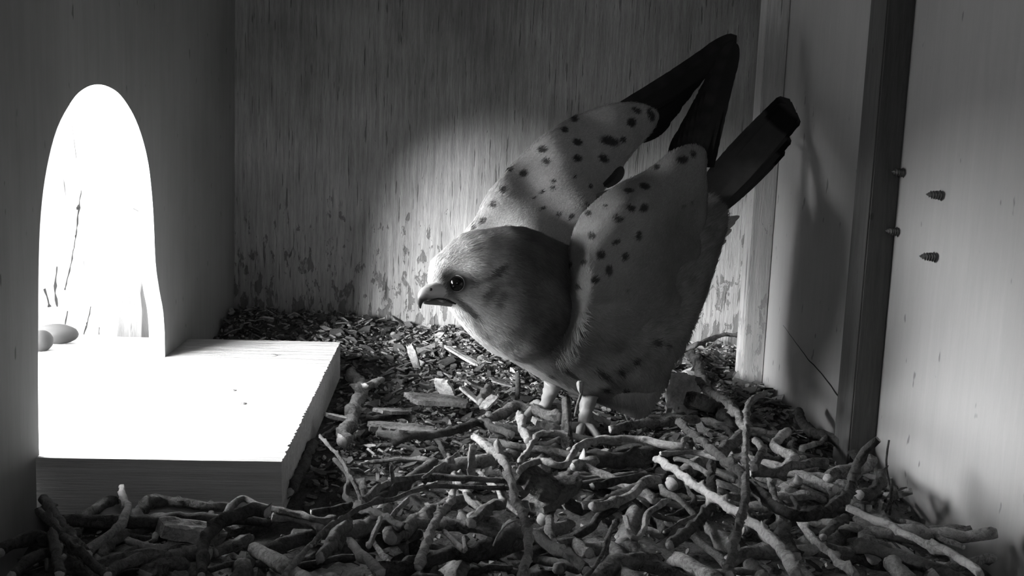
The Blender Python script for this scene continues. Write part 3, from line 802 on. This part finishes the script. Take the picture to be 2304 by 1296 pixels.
T(5, [(655, 1110), (760, 1150), (840, 1155), (930, 1115), (1010, 1120)], 20, .010, 'p', 'crooked pale twig in front of the thick grey branch')
T(5, [(740, 1290), (850, 1225), (960, 1180), (1070, 1190)], 42, .010, 'm', 'thick ridged branch at the bottom edge left of the dark hooked branch', na=.35)
T(5, [(1110, 1175), (1200, 1140), (1300, 1100)], 30, .008, 'm', 'short grey stick right of the dark hooked branch')
T(5, [(268, 1070), (285, 1180), (310, 1290)], 26, .034, 'd', 'dark upright stick in the bottom left corner')
T(5, [(1150, 1080), (1250, 1050), (1360, 1020)], 28, .004, 'm', 'short rounded stick lying under the dark hooked branch tip')
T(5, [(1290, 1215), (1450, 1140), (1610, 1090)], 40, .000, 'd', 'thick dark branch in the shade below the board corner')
T(5, [(1620, 600), (1560, 740), (1500, 860)], 24, .004, 'd', 'dark stick leaning along the cut end of the board')
T(5, [(0, 1180), (90, 1120), (200, 1090), (300, 1150)], 30, .012, 'd', 'dark thick branch against the left wall at the frame edge')
T(5, [(60, 1296), (150, 1210), (240, 1180), (330, 1200)], 26, .022, 'd', 'dark stick near the bottom left corner lying flat')
T(5, [(560, 1296), (640, 1240), (720, 1200)], 30, .014, 'm', 'grey stub at the bottom edge left of the ridged branch')
# middle (crop 6)
T(6, [(0, 1105), (90, 1005), (200, 935), (320, 860), (400, 835), (500, 820), (640, 765), (760, 735), (900, 735), (1100, 745), (1235, 745)], 15, .034, 'm', 'long thin arched twig crossing the nest, lower of the parallel pair')
T(6, [(325, 835), (400, 760), (500, 705), (600, 690), (760, 675), (900, 682), (1050, 690), (1235, 700)], 20, .030, 'm', 'long arched branch crossing the nest, upper and thicker of the parallel pair')
T(6, [(505, 700), (502, 650), (505, 595)], 15, [.031, .036, .041], 'p', 'small upright bud stub on the long arched branch', 9, name='side_stub', on=TW[-1])
T(6, [(1020, 430), (1090, 480), (1150, 525), (1210, 575), (1240, 680), (1290, 820), (1330, 940), (1352, 1060), (1345, 1200), (1335, 1320)], 30, [.030, .032, .036, .040, .044, .047, .050, .052, .054, .056], 'p', 'thick bent branch with split bark running down to the bottom edge', 30, na=.35)
T(6, [(1160, 465), (1172, 520), (1180, 560)], 26, [.040, .038, .036], 'p', 'knobby stub on the bend of the split bark branch', name='side_stub', on=TW[-1])
T(6, [(890, 775), (860, 850), (790, 930), (740, 1040), (700, 1150), (665, 1245)], 26, [.020, .022, .026, .028, .03, .03], 'p', 'stout pale branch pointing down left below the parallel pair', 32)
T(6, [(1015, 490), (1002, 560), (995, 665)], 24, [.036, .030, .022], 'p', 'upright pale stub standing behind the parallel pair', 20)
T(6, [(1300, 640), (1360, 595), (1430, 572), (1500, 602), (1590, 602), (1630, 540), (1690, 475), (1800, 440), (1900, 438), (2060, 440), (2200, 470), (2340, 490)], 20, .026, 'f', 'smooth bright S-shaped twig in front of the kestrel feet', 26, knob=False, na=.1)
T(6, [(1590, 180), (1598, 300), (1608, 450), (1612, 560), (1606, 690)], 27, [1.435, 1.43, 1.425, 1.42, 1.415], 'r', 'upright stick with scaly bark standing before the kestrel legs', 42, na=.35)
T(6, [(1680, 95), (1690, 150), (1668, 220), (1650, 300)], 10, [1.42, 1.42, 1.42, 1.42], 'm', 'thin stem with a pale bud standing before the kestrel belly', 8)
T(6, [(1682, 78), (1684, 105), (1686, 145)], 16, [1.4195] * 3, 'f', 'pale bud on top of the thin upright stem', 12, cat='bud', name='bud', knob=False, on=TW[-1])
T(6, [(1060, 345), (1200, 275), (1300, 250), (1400, 262), (1560, 310)], 36, .008, 'm', 'thick branch behind the scaly upright stick under the kestrel feet')
T(6, [(1310, 280), (1330, 380), (1355, 450)], 26, .012, 'p', 'short stub hanging down from the thick branch at the feet', name='side_stub', on=TW[-1])
T(6, [(420, 400), (560, 420), (700, 415), (900, 380), (1060, 335), (1150, 370), (1260, 410)], 26, .010, 'd', 'long dark bowed branch left of the kestrel feet')
T(6, [(255, 35), (320, 105), (290, 200), (240, 330), (190, 440)], 38, .008, 'm', 'thick forked branch standing right of the board')
T(6, [(330, 110), (390, 85), (450, 68)], 22, .012, 'm', 'short side stub of the forked branch by the board', name='side_stub', on=TW[-1])
T(6, [(300, 330), (450, 305), (560, 295), (650, 315)], 22, .004, 'd', 'dark bent stick right of the forked branch')
T(6, [(190, 990), (400, 975), (600, 962), (800, 965), (1000, 985), (1195, 1020)], 38, .010, 'm', 'long straight branch lying left to right under the pale stout one')
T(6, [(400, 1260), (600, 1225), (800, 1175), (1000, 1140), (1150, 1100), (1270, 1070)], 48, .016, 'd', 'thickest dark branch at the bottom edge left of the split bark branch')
T(6, [(240, 1070), (310, 1145), (360, 1205), (430, 1296)], 28, .028, 'p', 'blunt pale stick pointing up left at the bottom edge', 40)
T(6, [(60, 1185), (130, 1080), (180, 1000), (230, 940)], 36, .020, 'm', 'thick stick leaning under the crossing of two twigs at left')
T(6, [(360, 1115), (400, 1020), (435, 930)], 16, .026, 'p', 'short slim pale stick below the crossing twigs')
T(6, [(510, 912), (560, 860), (605, 820)], 16, .024, 'p', 'short pale peg right under the lower parallel twig')
T(6, [(700, 680), (780, 625), (860, 570), (915, 530)], 10, .034, 'p', 'slim twig with a bud rising above the parallel pair')
T(6, [(855, 575), (885, 565)], 24, .035, 'f', 'small pale bud on the slim rising twig', cat='bud', name='bud', knob=False, on=TW[-1])
T(6, [(1300, 575), (1350, 530), (1390, 455), (1430, 410), (1550, 400), (1620, 405)], 18, .014, 'p', 'curved pale twig looping behind the scaly upright stick')
T(6, [(1640, 622), (1740, 582), (1860, 528)], 36, .012, 'p', 'thick stub with a broken end under the S-shaped twig')
T(6, [(1390, 1040), (1500, 1100), (1600, 1160), (1730, 1250)], 38, .026, 'd', 'thick dark branch going down right from the split bark branch')
T(6, [(1900, 950), (1850, 1080), (1800, 1200), (1720, 1300)], 13, .036, 'm', 'thin grey twig slanting to the bottom edge left of the camera right half')
T(6, [(1450, 705), (1600, 722), (1800, 715), (1960, 690), (2100, 660)], 24, .016, 'd', 'dark straight branch lying under the S-shaped twig')
T(6, [(1700, 855), (1800, 850), (1900, 800), (2000, 760), (2120, 700)], 28, .016, 'p', 'gnarled pale branch in the middle foreground')
T(6, [(1140, 1105), (1180, 1025), (1240, 965), (1310, 945)], 6, .036, 'f', 'thin pale curved stalk left of the split bark branch', name='stalk', cat='stalk', knob=False)
T(6, [(55, 420), (130, 500), (200, 590), (260, 700), (310, 810)], 12, .020, 'd', 'thin dark twig falling from the board end to the crossing')
T(6, [(1060, 205), (1085, 160), (1115, 115)], 30, .008, 'm', 'blunt dark stub sticking up from the chips left of the feet')
T(6, [(1288, 25), (1290, 100), (1292, 185)], 17, [1.53, 1.528, 1.526], 'd', 'dark upright peg between chips under the kestrel breast')
T(6, [(830, 1020), (900, 1080), (960, 1140)], 17, .026, 'p', 'small pale stick lying on the thickest dark branch')
T(6, [(955, 1055), (965, 1100), (972, 1130)], 13, .034, 'f', 'tiny pale peg beside the thin curved stalk')
T(6, [(1010, 960), (1070, 900), (1150, 860), (1230, 860)], 34, .014, 'm', 'grey branch fragment left of the split bark branch')
T(6, [(960, 780), (1000, 840), (1060, 880)], 16, .014, 'm', 'small grey twig under the lower parallel twig right end')
T(6, [(280, 850), (380, 900), (520, 960), (600, 990)], 26, .016, 'd', 'dark stick crossing below the parallel pair at left')
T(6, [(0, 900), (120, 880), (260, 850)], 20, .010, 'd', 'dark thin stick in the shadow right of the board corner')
T(6, [(1490, 930), (1500, 1010), (1520, 1080)], 26, .024, 'm', 'upright grey stub right of the split bark branch')
T(6, [(1540, 1110), (1640, 1090), (1740, 1160)], 40, .014, 'm', 'rounded grey branch piece at the middle bottom')
# right (crop 7)
T(7, [(400, 497), (480, 565), (600, 665), (700, 745), (780, 830), (880, 920), (960, 975), (1060, 985), (1180, 950), (1270, 890), (1310, 800), (1325, 720), (1365, 650), (1425, 592)], 22, [.030, .032, .036, .04, .042, .044, .045, .045, .044, .042, .042, .044, .048, .052], 'd', 'long dark branch sagging in a U to a tip before the grey batten', 24)
T(7, [(855, 352), (800, 375), (762, 415), (755, 520), (748, 640), (748, 740), (745, 900), (720, 1020), (690, 1130), (665, 1296)], 19, [.034, .036, .038, .038, .038, .040, .046, .048, .05, .052], 'm', 'tall upright grey branch with a hooked top before the pale corner batten', 28)
T(7, [(505, 285), (560, 340), (640, 390), (700, 450), (745, 530)], 19, [.018, .020, .024, .028, .032], 'm', 'straight stick leaning down right onto the tall upright branch')
T(7, [(450, 130), (490, 180), (515, 250), (560, 350), (620, 450), (700, 580), (800, 700)], 25, .004, 'd', 'dark slanting branch behind the tall upright branch')
T(7, [(235, 320), (330, 245), (400, 200), (425, 140), (500, 105), (620, 58), (718, 52)], 12, [.004, .006, .008, .012, .016, .018, .018], 'm', 'thin crooked twig reaching up to the pale corner batten')
T(7, [(50, 540), (180, 520), (300, 508), (400, 498), (510, 488)], 21, .012, 'm', 'straight stick lying left to right behind the U branch end')
T(7, [(285, 690), (400, 762), (500, 830), (600, 898), (700, 962), (800, 1032), (900, 1115), (970, 1200), (1010, 1290)], 24, [.024, .026, .028, .030, .032, .034, .036, .038, .04], 'f', 'long pale straight branch running diagonally down right', 34)
T(7, [(310, 665), (420, 660), (520, 667), (620, 690), (735, 690)], 13, .024, 'p', 'slim pale twig just above the start of the pale diagonal branch')
T(7, [(780, 760), (880, 762), (980, 735), (1060, 712), (1165, 705)], 24, .028, 'm', 'blunt cut stick between the tall branch and the U branch tip')
T(7, [(820, 710), (900, 725), (1000, 755), (1100, 795), (1210, 850)], 21, .018, 'p', 'pale stick slanting right under the blunt cut stick')
T(7, [(1275, 950), (1400, 1000), (1500, 1040), (1600, 1090), (1700, 1140), (1850, 1200), (1960, 1290)], 22, .026, 'f', 'long pale twig running down right to the wall corner')
T(7, [(1490, 595), (1475, 700), (1482, 780), (1500, 880), (1490, 980)], 6, [1.36] * 5, 'd', 'thin dark wiry stem standing against the pale right wall')
T(7, [(1180, 792), (1260, 755), (1350, 745), (1400, 700)], 31, .022, 'm', 'thick stub behind the rising tip of the U branch')
T(7, [(1450, 770), (1425, 840), (1350, 890)], 30, .026, 'd', 'dark knotted stick between the U branch tip and the wall')
T(7, [(950, 615), (1010, 690), (1060, 730)], 30, .010, 'd', 'dark stub at the foot of the pale right wall')
T(7, [(570, 700), (572, 800), (582, 900), (520, 1000), (420, 1090), (360, 1140)], 25, .020, 'd', 'dark bent branch crossing under the pale diagonal branch')
T(7, [(-40, 840), (120, 795), (240, 782), (345, 792)], 19, .018, 'd', 'dark stick left of the pale diagonal branch upper end')
T(7, [(-40, 945), (80, 912), (160, 880), (210, 832), (300, 800)], 24, .022, 'p', 'pale gnarled branch left of the pale diagonal branch')
T(7, [(15, 1190), (40, 1100), (80, 1015)], 13, .030, 'm', 'thin upright twig in the middle of the bottom foreground')
T(7, [(130, 990), (158, 1080), (190, 1102), (228, 1050), (242, 980), (300, 935), (355, 905)], 14, .028, 'p', 'pale twig bent like a hook with a cut end')
T(7, [(330, 1070), (400, 1030), (492, 980)], 10, .030, 'm', 'short thin grey twig right of the hook-shaped twig')
T(7, [(560, 1050), (620, 1100), (690, 1165)], 40, .016, 'm', 'thick rounded stub left of the tall upright branch foot')
T(7, [(1030, 1010), (1080, 1090), (1150, 1150), (1200, 1200), (1320, 1296)], 20, .026, 'p', 'pale crooked twig under the lowest bend of the U branch')
T(7, [(870, 770), (890, 850), (920, 950), (930, 1010)], 20, .020, 'm', 'grey stick seen inside the curve of the U branch')
T(7, [(1265, 990), (1200, 1040), (1145, 1095)], 22, .020, 'd', 'short dark stick under the long pale wall twig')
T(7, [(600, 760), (700, 800), (800, 870), (830, 910)], 20, .016, 'm', 'grey stick between the pale diagonal branch and the U branch')
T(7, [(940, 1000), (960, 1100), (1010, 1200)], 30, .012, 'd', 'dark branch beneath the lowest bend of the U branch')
T(7, [(1340, 1020), (1380, 1120), (1400, 1200)], 40, .006, 'm', 'thick grey stick standing under the long pale wall twig')
T(7, [(1500, 790), (1500, 900), (1460, 980)], 8, [1.345] * 3, 'd', 'second shorter dark wiry stem close to the right wall')
T(7, [(800, 600), (830, 650), (790, 740)], 20, .034, 'm', 'short twisted twig right beside the tall upright branch')
T(7, [(380, 690), (480, 720), (560, 770), (700, 810)], 14, .020, 'm', 'slim twig parallel to and behind the pale diagonal branch')
T(7, [(540, 770), (640, 790), (760, 740)], 12, .014, 'd', 'slim dark twig deep behind the pale diagonal branch')

# filling twigs lower in the pile
looks = {}
rnd = random.Random(31)
fill = []
tries = 0
while len(fill) < 135 and tries < 5000:
    tries += 1
    x = rnd.uniform(-.125, .19); y = rnd.uniform(.285, .49)
    if on_board(x + .02, y) or (y > .42 and rnd.random() < .55) or (x < .02 and y > .34 and rnd.random() < .5): continue
    L = rnd.uniform(.02, .075); a = rnd.uniform(0, math.pi); r = rnd.choice((.0010, .0014, .0019, .0026, .0032)) * rnd.uniform(.85, 1.15)
    dx, dy = math.cos(a) * L / 2, math.sin(a) * L / 2
    if not (XL + .006 < min(x - dx, x + dx) and max(x - dx, x + dx) < XR - .006): continue
    if any(x + dx * q < -.040 and y + dy * q > .346 for q in (-1, -.6, -.3, 0, .3, .6, 1)): continue
    zt = rnd.uniform(-.002, .011) * (1.0 if y < .42 else .5); tl = rnd.uniform(-.006, .006)
    bx, by = rnd.uniform(-.12, .12) * L, rnd.uniform(-.12, .12) * L
    P = [(x - dx, y - dy, zt - tl), (x - dx * .35 + bx, y - dy * .35 + by, zt), (x + dx * .35 - bx * .5, y + dy * .35, zt + .001), (x + dx, y + dy, zt + tl)]
    m = rnd.choice('ddddmm') if x < .01 else rnd.choice('ddmmmp')  # darker bark mix on the left stands in for shade in the pile
    Q = [Vector(q) / 1000 for q in smooth_poly([tuple(c * 1000 for c in p) for p in P], 2.5, closed=False)]
    seed = rnd.random() * 99; n = len(Q)
    rad = [r * (1 - .25 * i / n) * (1 + .15 * mnoise.noise(Vector((i * .5 + seed, 0, 0)))) for i in range(n)]; rad[0] *= .8; rad[-1] *= .75
    Q = [q + Vector((mnoise.noise(Vector((i * .4, seed, 0))), mnoise.noise(Vector((i * .4, seed, 5))), mnoise.noise(Vector((i * .4, seed, 9))))) * .0012 for i, q in enumerate(Q)]
    o = tube('twig', Q, rad, [BM[m], M_cut], None, 12, .16, 420, True, seed=seed, groove=.15)
    b0 = Q[0].copy(); o.data.transform(Matrix.Translation(-b0)); o.location = b0
    tone_w = {'d': 'dark', 'm': 'grey', 'p': 'pale'}[m]
    th_w = 'thin' if r < .0016 else 'slim' if r < .0023 else 'stout' if r < .003 else 'thick'
    or_w = 'crosswise' if abs(math.sin(a)) < .4 else 'lengthwise' if abs(math.sin(a)) > .92 else 'slanting right' if a < math.pi / 2 else 'slanting left'
    xz = 'below the board' if x < -.06 else 'right of the board' if x < .0 else 'near nest middle' if x < .07 else 'right of the middle' if x < .14 else 'by the right wall'
    yz = 'front' if y < .34 else 'mid' if y < .40 else 'back'
    fill.append((o, x, '%s %s twig lying %s low in %s pile %s' % (th_w, tone_w, or_w, yz, xz)))
groups = {}
for f in fill: groups.setdefault(f[2], []).append(f)
for lab, g in groups.items():
    g.sort(key=lambda q: q[1])
    for i, f in enumerate(g):
        l = lab
        if len(g) > 1:
            pos = ['leftmost', 'rightmost'] if len(g) == 2 else ['leftmost'] + ['middle'] * (len(g) - 2) + ['rightmost']
            l = pos[i] + ' ' + lab
        tag(f[0], l, 'twig', 'twigs low in the pile')

# larger pieces of wood lying on the litter
def piece(px, py, L, W, T_, rz, tilt, mat, label, name='wood_chip', z=.004, cat='wood chip', roll=0):
    c = atz(px, py, z); V = []; Fc = []
    R_ = Matrix.Rotation(rz, 3, 'Z') @ Matrix.Rotation(tilt, 3, 'Y') @ Matrix.Rotation(roll, 3, 'X'); nx_, ny_ = 10, 6; off = random.random() * 40
    for s_ in (1, -1):
        for i in range(nx_ + 1):
            for j in range(ny_ + 1):
                u, v = i / nx_ * 2 - 1, j / ny_ * 2 - 1
                e = 1 + .16 * mnoise.noise(Vector((u * 2.2 + off, v * 2.2, 0))) + .1 * mnoise.noise(Vector((u * 6, v * 6 + off, 0)))
                h = s_ * T_ / 2 * (1 + .3 * mnoise.noise(Vector((u * 3, v * 3, off + s_))))
                k = 1 if max(abs(u), abs(v)) < .99 else .8
                V.append(R_ @ Vector((u * L / 2 * e, v * W / 2 * e * (1 - .2 * abs(u) ** 3), h * k)))
    n = (nx_ + 1) * (ny_ + 1)
    for i in range(nx_):
        for j in range(ny_):
            a = i * (ny_ + 1) + j; Fc.append([a, a + ny_ + 1, a + ny_ + 2, a + 1]); Fc.append([n + a + 1, n + a + ny_ + 2, n + a + ny_ + 1, n + a])
    for i in range(nx_):
        a = i * (ny_ + 1); Fc.append([a, n + a, n + a + ny_ + 1, a + ny_ + 1]); a += ny_; Fc.append([a + ny_ + 1, n + a + ny_ + 1, n + a, a])
    for j in range(ny_):
        Fc.append([j + 1, n + j + 1, n + j, j]); a = nx_ * (ny_ + 1) + j; Fc.append([a, n + a, n + a + 1, a + 1])
    o = mesh_obj(name, V, Fc, mat, None, False); o.location = c
    return tag(o, label, cat, 'larger wood pieces on the litter')
piece(1538, 890, .017, .025, .007, -.25, .15, M_block, 'pale split wood block on the litter left of the corner batten', 'wood_block', .009, 'wood block', roll=.75)
piece(1575, 905, .014, .012, .008, .5, .3, B_mid, 'rough dark wood lump touching the pale split block', 'wood_block', .008, 'wood block')
piece(985, 900, .030, .018, .003, .3, .12, B_mid, 'broad grey bark flake on the litter left of the kestrel legs', 'bark_chip', .006, 'bark chip')
piece(1000, 872, .012, .010, .002, 1.0, .9, B_pale, 'upright pale pointed chip behind the broad bark flake', 'wood_chip', .010)
piece(1060, 890, .014, .004, .0015, -.6, .5, B_fresh, 'narrow bright splinter left of the kestrel legs', 'splinter', .010, 'splinter')
piece(1100, 905, .010, .006, .0015, .8, -.5, B_pale, 'small pale chip right of the narrow bright splinter', 'wood_chip', .010)
piece(880, 925, .018, .010, .002, .9, .2, B_mid, 'grey flat chip beside the dark bowed branch left end', 'bark_chip', .008, 'bark chip')
piece(905, 965, .030, .012, .003, .1, .1, B_mid, 'long grey flat chip lying above the dark bowed branch', 'bark_chip', .006, 'bark chip')
piece(765, 940, .014, .008, .002, .6, .3, B_pale, 'pale leaf-shaped chip beside the end of the board', 'wood_chip', .010)
piece(1040, 800, .030, .005, .0015, -.9, .2, B_pale, 'long pale curved splinter leaning at the back wall foot', 'splinter', .012, 'splinter')
piece(930, 800, .022, .005, .002, 1.3, .8, B_pale, 'pale splinter standing up near the back wall, left one', 'splinter', .012, 'splinter')
piece(1210, 1085, .018, .014, .005, -.4, .5, B_rough, 'crumbly bark lump behind the split bark branch', 'bark_chip', .020, 'bark chip')
piece(1245, 1110, .020, .012, .004, .7, -.3, B_rough, 'crumbly bark lump right of the split bark branch', 'bark_chip', .016, 'bark chip')
piece(430 + 0, 1195, .020, .012, .005, .5, .3, B_pale, 'pale smooth wood chunk left of the dark hooked branch', 'wood_block', .012, 'wood block')
piece(575, 715, .010, .008, .003, .5, .5, B_mid, 'grey chip on the litter behind the board by the back corner', 'wood_chip', .012)
piece(1230, 955, .012, .009, .003, .2, .3, B_pale, 'pale knobbly chip beside the thick branch at the feet', 'wood_chip', .016)
piece(1080, 870, .016, .010, .0015, .2, .4, B_mid, 'thin grey flake under the kestrel breast', 'bark_chip', .006, 'bark chip')
piece(1130, 862, .012, .005, .001, -.3, .2, B_fresh, 'small bright flake under the kestrel breast', 'wood_chip', .008)
for (x, y, l) in ((522, 878, 'tiny crumb on the board, left of centre'), (545, 908, 'tiny crumb on the board nearest its cut end'), (616, 799, 'tiny crumb on the far part of the board')):
    p = atz(x, y, .0198); o = lump('crumb', (0, 0, 0), (.0022, .0012, .0006), B_mid, 2, .4); o.location = p; tag(o, l, 'crumb', 'crumbs on the board')
